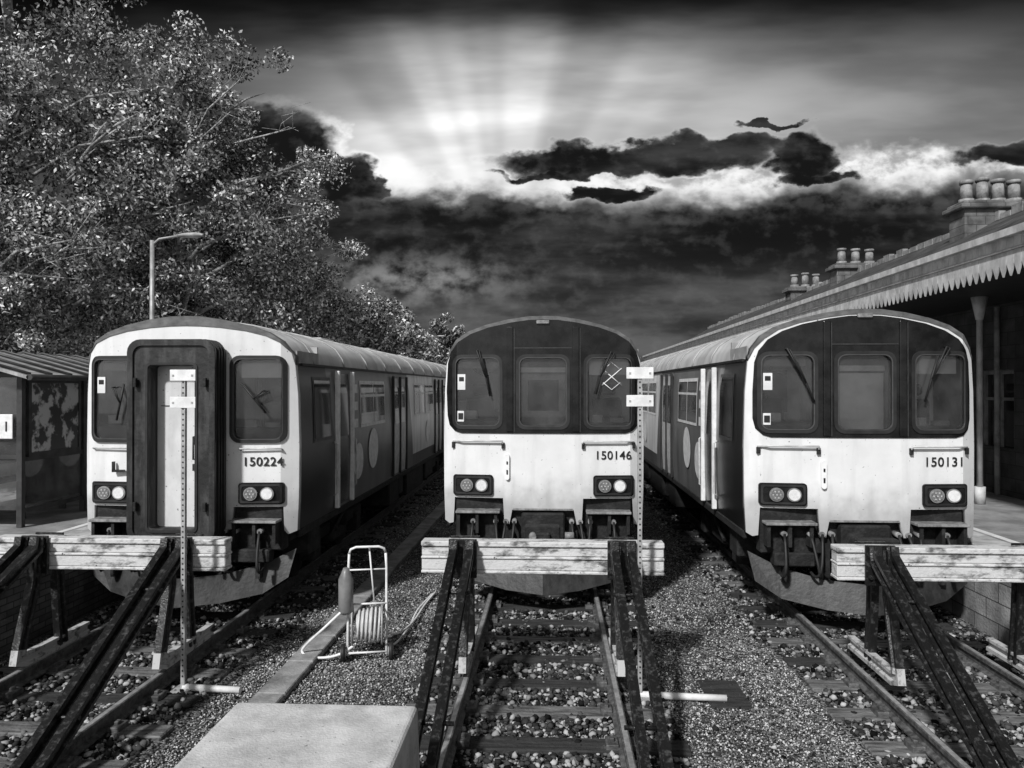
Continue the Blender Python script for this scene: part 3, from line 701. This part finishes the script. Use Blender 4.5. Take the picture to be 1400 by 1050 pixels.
while y<YB:
    w=.17; k=len(V)
    pr=[(y+.004,5.0),(y+w-.004,5.0),(y+w-.004,4.62),(y+w*.5,4.46),(y+.004,4.62)]
    for xx in (6.17,6.195): V+=[(xx,a,b) for a,b in pr]
    F+=[(k,k+1,k+2,k+3,k+4),(k+9,k+8,k+7,k+6,k+5)]+[(k+i,k+5+i,k+5+(i+1)%5,k+(i+1)%5) for i in range(5)]
    y+=w
mo('valance',V,F,M_valance,B)
boxes('gutter',[(6.06,6.20,YA,YB,4.98,5.08),(6.19,6.23,YA,YB,4.66,5.0)],M_valance,B)
boxes('valance_rail',[(6.14,6.168,YA,YB,4.80,4.83)],M_conc2,B)
box('canopy_soffit_beam',6.24,8.6,YA,YB,4.55,4.60,M_dark,B)
cols=[]
for y in np.arange(6.0,YB,4.0):
    cols+=[(((7.55,y,.9),(7.55,y,1.2)),.09),(((7.55,y,1.2),(7.55,y,4.2)),.05),(((7.55,y,4.15),(7.55,y,4.56)),[.06,.14])]
tubes('columns',cols,M_valance,B,14)
dp=[]
for y in np.arange(15.2,YB,8): dp.append((((8.52,y,.9),(8.52,y,4.5)),.05))
tubes('downpipes',dp,M_conc2,B,8)
for (cy,w,ztop) in ((19,1.55,7.35),(27.2,1.5,7.2),(32.5,1.4,7.1)):
    xa,xb=10.5-w/2,10.5+w/2
    box('chimney_stack',xa,xb,cy-.35,cy+.35,5.7,ztop-.18,M_chim,B)
    boxes('chimney_cap',[(xa-.12,xb+.12,cy-.47,cy+.47,ztop-.18,ztop-.06),(xa-.04,xb+.04,cy-.4,cy+.4,ztop-.06,ztop+.02)],M_chim,B,.02)
    pt=[]
    for i in range(4 if w>1.52 else 3):
        nn=4 if w>1.52 else 3
        xx=10.5+(i-(nn-1)/2)*w/(nn+.2); hh=.5+random.uniform(-.05,.05)
        pt+=[(((xx,cy,ztop),(xx,cy,ztop+.12)),.17),(((xx,cy,ztop+.12),(xx,cy,ztop+hh)),[.15,.12]),(((xx,cy,ztop+hh),(xx,cy,ztop+hh+.08)),.155)]
    tubes('chimney_pots',pt,M_pot,B,14)
bn=empty('litter_bin',(7.0,17.0,.9))
tubes('bin_body',[(((0,0,0),(0,0,.8)),[.22,.25]),(((0,0,.8),(0,0,.9)),[.27,.2])],M_dark,bn,16)

# ------------------------------------------------------------------ marker posts
def marker_post(x,y,h,dirn=1,lfoot=.75):
    T=empty('marker_post',(x,y,-.17))
    box('post',-.022,.022,-.022,.022,0,h,M_galv,T,.003)
    V=[];F=[]; z=.15
    while z<h-.02:
        k=len(V)
        for a in range(10): V.append((.010*math.cos(a*.628),-.0235,z+.010*math.sin(a*.628)))
        F.append(tuple(range(k,k+10))); z+=.055
    mo('post_holes',V,F,M_dark,T)
    for zz in (h-.11,h-.39):
        box('marker_plate',-.135,.135,-.034,-.026,zz,zz+.115,M_white,T,.003)
        boxes('marker_rivets',[(q-.010,q+.010,-.038,-.034,zz+.045,zz+.065) for q in (-.1,.1)],M_galv,T)
    tubes('foot',[(((-.0,0,.03),(dirn*lfoot,-.05,.03)),.035)],M_white,T,10)
    box('footplate',-.09,.09,-.09,.09,0,.02,M_galv,T)
marker_post(-3.80,7.75,3.30,1,.62)
marker_post(.88,7.80,3.32,1,.85)

# ------------------------------------------------------------------ concrete block & trough
V=[(-2.75,3.4,-.19),(-.92,3.4,-.19),(-.92,5.45,-.19),(-2.50,5.45,-.19),(-2.30,3.4,.64),(-.95,3.4,.70),(-.95,5.42,.70),(-2.26,5.42,.70)]
o=mo('concrete_block',V,[(0,3,2,1),(4,5,6,7),(0,1,5,4),(1,2,6,5),(2,3,7,6),(3,0,4,7)],M_conc); bevel(o,.035,3)
CT=empty('cable_trough',(-2.83,0,-.19))
boxes('trough_lids',[(-.15+random.uniform(-.008,.008),.15,4+k*.9,4.88+k*.9,0,.07+random.uniform(-.008,.008)) for k in range(30)],M_conc2,CT,.01)
box('drain_cover',1.55,1.95,7.6,8.3,-.19,-.165,M_slp2,None,.005)

# ------------------------------------------------------------------ hose reel cart
H=empty('hose_reel_cart',(-2.15,8.85,-.17)); H.rotation_euler=(0,0,R(12))
fr=[]
for s in (-1,1):
    fr.append((((s*.22,-.12,.05),(s*.22,.0,.45),(s*.22,.10,1.0),(s*.21,.06,1.18)),.015))
    fr.append((((s*.22,.30,.05),(s*.22,.05,.55)),.012))
fr+=[(((-.21,.06,1.18),(-.19,.04,1.235),(-.13,.03,1.26),(.13,.03,1.26),(.19,.04,1.235),(.21,.06,1.18)),.015),(((-.22,.02,.60),(.22,.02,.60)),.012),(((-.22,-.12,.08),(.22,-.12,.08)),.012),(((-.22,.1,.98),(.22,.1,.98)),.01),(((.08,.04,.6),(.02,.08,1.24)),.010)]
tubes('frame',fr,M_white,H,8)
tubes('gas_bottle',[(((-.24,-.08,.52),(-.24,-.08,.56),(-.24,-.08,.92),(-.24,-.08,1.0),(-.24,-.08,1.05)),[.05,.085,.085,.05,.03])],mat('bottle_paint',.14,.22,rough=.4),H,16)
coil=[]
for lay,rr0 in ((0,.15),(1,.18)):
    for k in range(6):
        rr=rr0+random.uniform(-.012,.012); xx=-.12+k*.047+lay*.02
        coil.append(([(xx+.012*math.sin(a),rr*math.cos(a),.36+rr*math.sin(a)) for a in np.linspace(0,2*math.pi,22)],.015))
tubes('hose_coil',coil,M_frame,H,6)
ring=[]
for xs_ in (-.17,.17):
    ring.append(([(xs_,.22*math.cos(a),.36+.22*math.sin(a)) for a in np.linspace(0,2*math.pi,26)],.010))
    for k in range(4):
        a=k*math.pi/4; ring.append((((xs_,.22*math.cos(a),.36+.22*math.sin(a)),(xs_,-.22*math.cos(a),.36-.22*math.sin(a))),.007))
ring.append((((-.22,0,.36),(.22,0,.36)),.02))
tubes('reel',ring,M_galv,H,7)
tubes('wheels',[(((s*.27-.025,-.1,.08),(s*.27+.025,-.1,.08)),.10) for s in (-1,1)],M_rub,H,18)
tubes('wheel_hubs',[(((s*.27-.03,-.1,.08),(s*.27+.03,-.1,.08)),.05) for s in (-1,1)],M_frame,H,12)
def smooth(P,n=8):
    P=[Vector(p) for p in P]; out=[]
    for i in range(len(P)-1):
        p0=P[max(i-1,0)];p1=P[i];p2=P[i+1];p3=P[min(i+2,len(P)-1)]
        for k in range(n):
            t=k/n; out.append(.5*((2*p1)+(p2-p0)*t+(2*p0-5*p1+4*p2-p3)*t*t+(3*p1-p0-3*p2+p3)*t**3))
    out.append(P[-1]); return out
tubes('hose_loop',[(smooth([(-.24,-.1,.60),(-.33,-.12,.52),(-.50,-.1,.36),(-.66,-.02,.20),(-.74,.05,.08),(-.66,-.02,.03),(-.45,-.1,.04),(-.28,-.1,.08),(-.12,-.1,.18)]),.016),
   (smooth([(.15,-.02,.28),(.35,.3,.15),(.55,1.0,.06),(.75,1.9,.03),(.95,2.6,.03)]),.014),(smooth([(.15,-.02,.2),(.3,.2,.05),(.5,.9,.03),(.65,1.7,.03),(.9,2.5,.03)]),.013)],M_white,H,7)

# ------------------------------------------------------------------ trees
def leaves_mesh(name,C,tint,per,sig,leaf,parent,m,droop=1.0):
    n=len(C)*per
    cen=np.repeat(C,per,0); tt=np.repeat(tint,per)
    d=rng.normal(0,1,(n,3)); d/=np.linalg.norm(d,axis=1)[:,None]; rr=rng.uniform(0,1,n)**.45
    sg=np.repeat(rng.uniform(.5,1.25,len(C))*sig,per)
    P=cen+d*(rr*sg)[:,None]*np.array([1,1,droop])
    u=rng.normal(0,1,(n,3)); u[:,2]-=.3; u/=np.linalg.norm(u,axis=1)[:,None]
    w=rng.normal(0,1,(n,3)); w=np.cross(u,w); w/=np.linalg.norm(w,axis=1)[:,None]
    s=rng.uniform(.6,1.25,n)*leaf
    a=u*s[:,None]; b=w*(s*.5)[:,None]
    V=np.stack([P-a,P+b,P+a,P-b],1).reshape(-1,3)
    me=bpy.data.meshes.new(name); me.vertices.add(4*n); me.vertices.foreach_set('co',V.ravel().astype(np.float32))
    me.loops.add(4*n); me.loops.foreach_set('vertex_index',np.arange(4*n,dtype=np.int32))
    me.polygons.add(n); me.polygons.foreach_set('loop_start',(np.arange(n)*4).astype(np.int32)); me.polygons.foreach_set('loop_total',np.full(n,4,np.int32))
    at=me.attributes.new('tint','FLOAT','FACE'); at.data.foreach_set('value',tt.astype(np.float32))
    me.update(calc_edges=True); me.materials.append(m)
    o=bpy.data.objects.new(name,me); COL.objects.link(o); o.parent=parent; return o
def make_tree(x,y,H,Rr,nc,per,leaf,tint=1.0,cb=.25,sig=.55,z0=.0,name='tree',topfill=.25,twigs=0):
    T=empty(name,(x,y,z0))
    zb=H*cb; cz=(H+zb)/2; hz=(H-zb)/2
    d=rng.normal(0,1,(nc,3)); d/=np.linalg.norm(d,axis=1)[:,None]
    ph=rng.uniform(0,6,6)
    lump=1+.18*np.sin(3*np.arctan2(d[:,1],d[:,0])+ph[0]+3*d[:,2])+.12*np.sin(5*d[:,2]*2+ph[1])+.12*np.sin(7*d[:,0]+ph[2])
    r=rng.uniform(.12,1,nc)**.5*lump
    shape=1-topfill*np.clip(d[:,2],0,1)
    C=np.c_[d[:,0]*r*Rr*shape,d[:,1]*r*Rr*shape,cz+d[:,2]*r*hz*.95]
    # bough light and shade put into tint: slow variation, darker core, per-clump spread
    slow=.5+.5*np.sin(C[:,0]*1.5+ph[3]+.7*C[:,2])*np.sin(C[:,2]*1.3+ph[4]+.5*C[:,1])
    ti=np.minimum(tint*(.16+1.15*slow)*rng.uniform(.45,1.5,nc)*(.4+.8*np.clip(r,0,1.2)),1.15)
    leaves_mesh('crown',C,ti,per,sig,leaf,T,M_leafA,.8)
    tl=[]
    top=H*.88; bendx=rng.uniform(-.4,.4,2)
    tp=[(bendx[0]*math.sin(t*2),bendx[1]*math.sin(t*2.3),t*top) for t in np.linspace(0,1,9)]
    tl.append((tp,[max(.02,H*.018*(1-t*.9)) for t in np.linspace(0,1,9)]))
    idx=rng.choice(nc,min(46,nc),replace=False)
    for i in idx:
        e=Vector(C[i]); h=min(top*.95,max(zb*.6,e.z-rng.uniform(.15,.5)*math.hypot(e.x,e.y)-.6)); k=h/top
        b=Vector((bendx[0]*math.sin(k*2),bendx[1]*math.sin(k*2.3),h))
        m1=b.lerp(e,.4)+Vector((rng.uniform(-.25,.25),rng.uniform(-.25,.25),.35)); m2=b.lerp(e,.75)+Vector((rng.uniform(-.25,.25),rng.uniform(-.25,.25),.3))
        tl.append(([b,m1,m2,e],[H*.0075,H*.005,H*.003,.008]))
        for q in range(2):
            e2=e+Vector((rng.uniform(-.8,.8),rng.uniform(-.8,.8),rng.uniform(-.2,.7))); tl.append(([m2,m2.lerp(e2,.5)+Vector((0,0,.1)),e2],[H*.003,H*.002,.006]))
    for q in range(twigs):
        an=rng.uniform(-1.9,.1); h=rng.uniform(.25,.75)*H; b=Vector((0,0,h)); L_=Rr*rng.uniform(.95,1.25)
        e=Vector((math.cos(an)*L_,math.sin(an)*L_,h+rng.uniform(.5,1.6)))
        m1=b.lerp(e,.5)+Vector((0,0,.5)); tl.append(([b,m1,e],[.06,.035,.012]))
        for w_ in range(5):
            s0=m1.lerp(e,rng.uniform(.2,1)); tl.append(([s0,s0+Vector((rng.uniform(-.3,.5),rng.uniform(-.5,.1),rng.uniform(.1,.5))),s0+Vector((rng.uniform(-.4,.9),rng.uniform(-.8,.1),rng.uniform(-.1,.8)))],[.014,.010,.005]))
    tubes('trunk_and_limbs',tl,M_bark,T,6)
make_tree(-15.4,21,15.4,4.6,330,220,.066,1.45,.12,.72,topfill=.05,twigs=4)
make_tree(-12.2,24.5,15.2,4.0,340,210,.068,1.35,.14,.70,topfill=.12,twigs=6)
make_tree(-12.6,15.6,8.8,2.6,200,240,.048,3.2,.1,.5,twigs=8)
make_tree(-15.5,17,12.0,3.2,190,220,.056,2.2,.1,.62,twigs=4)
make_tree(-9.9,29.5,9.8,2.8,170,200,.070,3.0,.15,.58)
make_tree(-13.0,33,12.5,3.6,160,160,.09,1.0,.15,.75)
make_tree(-8.6,36,7.6,2.2,110,140,.09,1.5,.15,.6)
make_tree(-9.8,48,8.2,2.6,90,130,.12,.8,.15,.7)
make_tree(-8.6,60,8.6,2.4,80,120,.14,.9,.15,.7)
n=360; C=np.c_[rng.uniform(-17,-10.6,n),rng.uniform(10,46,n),rng.uniform(.2,3.0,n)]
HG=empty('hedge',(0,0,0)); leaves_mesh('hedge_foliage',C,rng.uniform(.3,1.3,n),105,.75,.065,HG,M_leafA)
tubes('hedge_stems',[(((C[i,0],C[i,1],-.19),(C[i,0]+.1,C[i,1],C[i,2])),[.03,.012]) for i in range(0,n,6)],M_bark,HG,5)
n=200; C=np.c_[rng.uniform(-90,70,n),rng.uniform(150,190,n),rng.uniform(0,7,n)]
DT=empty('distant_trees',(0,0,0)); leaves_mesh('distant_foliage',C,rng.uniform(.2,.6,n),60,2.4,.4,DT,M_leafA)

# ------------------------------------------------------------------ world
W=bpy.data.worlds.new('World'); sc.world=W; W.use_nodes=True; nt=W.node_tree; N=nt.nodes; L=nt.links
try: W.cycles.sampling_method='MANUAL'; W.cycles.sample_map_resolution=256
except Exception: pass
bg=N['Background']
SE,SR=R(40),R(205)
def Mx(op,a,b=None,c=None,clamp=False):
    n=N.new('ShaderNodeMath'); n.operation=op; n.use_clamp=clamp
    for i,v in enumerate((a,b,c)):
        if v is None: continue
        if isinstance(v,(int,float)): n.inputs[i].default_value=v
        else: L.new(v,n.inputs[i])
    return n.outputs[0]
add=lambda a,b:Mx('ADD',a,b); mul=lambda a,b:Mx('MULTIPLY',a,b); sub=lambda a,b:Mx('SUBTRACT',a,b)
def mixf(f,a,b): return add(mul(a,sub(1.0,f)),mul(b,f))
def sm(x,a,b,o0=0.,o1=1.):
    n=N.new('ShaderNodeMapRange'); n.interpolation_type='SMOOTHSTEP'; L.new(x,n.inputs[0])
    n.inputs[1].default_value=a; n.inputs[2].default_value=b; n.inputs[3].default_value=o0; n.inputs[4].default_value=o1; return n.outputs[0]
def noise(vec,scale,detail=6,rough=.55):
    n=N.new('ShaderNodeTexNoise'); n.inputs['Scale'].default_value=scale; n.inputs['Detail'].default_value=detail; n.inputs['Roughness'].default_value=rough
    L.new(vec,n.inputs['Vector']); return n
def comb(a,b,c=0.):
    n=N.new('ShaderNodeCombineXYZ')
    for i,v in enumerate((a,b,c)):
        if isinstance(v,(int,float)): n.inputs[i].default_value=v
        else: L.new(v,n.inputs[i])
    return n.outputs[0]
tc=N.new('ShaderNodeTexCoord'); sp=N.new('ShaderNodeSeparateXYZ'); L.new(tc.outputs['Generated'],sp.inputs[0])
x,y,z=sp.outputs
yc=Mx('MAXIMUM',y,.08)
pu=add(mul(Mx('DIVIDE',x,yc),10.5),7.55); pv=sub(5.3,mul(Mx('DIVIDE',z,yc),10.5))
n1=noise(comb(pu,mul(pv,1.5)),1.9,6,.52); s1=N.new('ShaderNodeSeparateColor'); L.new(n1.outputs['Color'],s1.inputs[0])
wu=add(pu,mul(sub(s1.outputs[0],.5),1.0)); wv=add(pv,mul(sub(s1.outputs[1],.5),.62))
def ell(cx,cy,rx,ry,U=wu,Vv=wv):
    a=Mx('POWER',mul(sub(U,cx),1/rx),2.0); b=Mx('POWER',mul(sub(Vv,cy),1/ry),2.0); return sub(1.0,add(a,b))
def gauss(cx,cy,rx,ry):
    return Mx('EXPONENT',sub(ell(cx,cy,rx,ry,pu,pv),1.0))
ang=Mx('ARCTAN2',sub(pu,6.9),sub(3.9,pv))
rn=noise(comb(ang,3.3),4.2,1,.5).outputs['Fac']
raysf=sm(rn,.34,.68,.72,1.22)
nf=noise(comb(pu,mul(pv,1.3)),3.6,5,.55).outputs['Fac']
st=noise(comb(mul(pu,.30),mul(pv,1.3),2.0),1.1,4,.5).outputs['Fac']
base=add(.05,mul(mul(gauss(6.6,1.9,2.6,1.7),.62),raysf))
base=add(base,mul(gauss(10.6,1.7,4.4,1.0),.25)); base=add(base,mul(gauss(5.6,2.45,1.3,.55),.35))
base=mul(base,sm(st,.3,.7,.72,1.3))
base=mul(base,sm(pv,-.2,1.1,.15,1.0))
wh=[(12.3,2.35,.75,.28),(11.4,2.42,.5,.14),(10.0,2.62,.62,.24),(8.3,2.55,.75,.12),(13.7,2.3,.6,.16),(4.35,1.9,.40,.30),(5.5,2.68,.6,.10),(7.2,2.66,.6,.07)]
f=ell(*wh[0])
for e in wh[1:]: f=Mx('MAXIMUM',f,ell(*e))
base=mixf(mul(sm(f,-.7,.6),sm(nf,.34,.62,.25,1.0)),base,.95)
dk=[(3.6,2.15,1.0,.74),(3.3,1.62,.62,.36),(4.65,2.48,.52,.38),(5.0,2.5,.28,.25),(8.7,2.18,1.95,.22),(9.8,2.08,1.0,.20),(7.7,2.36,.9,.08),(10.95,2.20,.46,.30),(11.1,2.52,.55,.12),(8.3,2.66,.6,.11),(13.7,2.22,.9,.16),(10.5,1.74,.45,.06)]
F_=ell(*dk[0])
for e in dk[1:]: F_=Mx('SMOOTH_MAX',F_,ell(*e),.12)
edge=add(2.60,mul(gauss(8.8,2.7,1.9,30.0),.22))
deck=mul(sub(wv,edge),1.6)
F_=Mx('SMOOTH_MAX',F_,deck,.2)
F_=add(F_,mul(sub(nf,.5),.55))
rimw=add(.04,add(mul(gauss(5.1,2.3,1.3,.8),.95),mul(gauss(9.8,2.5,3.0,.40),.75)))
rim=mul(sm(F_,-.75,-.12),sm(nf,.30,.58,.3,1.0))
base=mixf(Mx('MINIMUM',mul(rim,rimw),1.0),base,1.0)
mask=sm(F_,-.34,.26)
stk=noise(comb(mul(pu,.38),mul(pv,1.5),5.0),1.3,6,.55).outputs['Fac']
dc=add(.009,mul(sm(stk,.45,.75),.045))
dc=add(dc,mul(mul(sm(pv,3.25,4.4),sm(stk,.32,.62,.25,1.0)),.07))
dc=add(dc,mul(mul(gauss(5.6,3.8,1.3,.30),sm(nf,.3,.65)),.22))
dc=add(dc,mul(sm(nf,.48,.72),.022))
dc=add(dc,mul(mul(sm(F_,.7,.1),sm(nf,.38,.6)),.05))
lum=mixf(mask,base,dc)
lum=mul(lum,sm(add(pv,mul(sub(st,.5),1.6)),-.3,.7,.30,1.0))
sky=N.new('ShaderNodeTexSky'); sky.sky_type='NISHITA'; sky.sun_disc=False; sky.sun_elevation=SE; sky.sun_rotation=SR
bw=N.new('ShaderNodeRGBToBW'); L.new(sky.outputs[0],bw.inputs[0])
front=sm(y,.10,.45)
skyl=mul(bw.outputs[0],.085)
tot=add(mul(lum,front),mul(skyl,sub(1.0,front)))
L.new(comb(tot,tot,tot),bg.inputs['Color']); bg.inputs['Strength'].default_value=1.0

sd=bpy.data.lights.new('sun','SUN'); sd.energy=4.2; sd.angle=R(4); sd.color=(1,1,1)
so=bpy.data.objects.new('sun',sd); COL.objects.link(so)
dirv=Vector((math.sin(SR)*math.cos(SE),math.cos(SR)*math.cos(SE),math.sin(SE)))
so.rotation_euler=dirv.to_track_quat('Z','Y').to_euler(); so.location=(-5,-20,30)

cd=bpy.data.cameras.new('camera'); cd.lens=27; cd.sensor_width=36; cd.sensor_fit='HORIZONTAL'; cd.clip_end=4000; cd.clip_start=.05
co=bpy.data.objects.new('camera',cd); COL.objects.link(co); co.location=(0,0,2.95); co.rotation_euler=(R(90.27),0,R(3)); sc.camera=co
sc.view_settings.view_transform='Standard'; sc.view_settings.look='None'; sc.view_settings.exposure=0
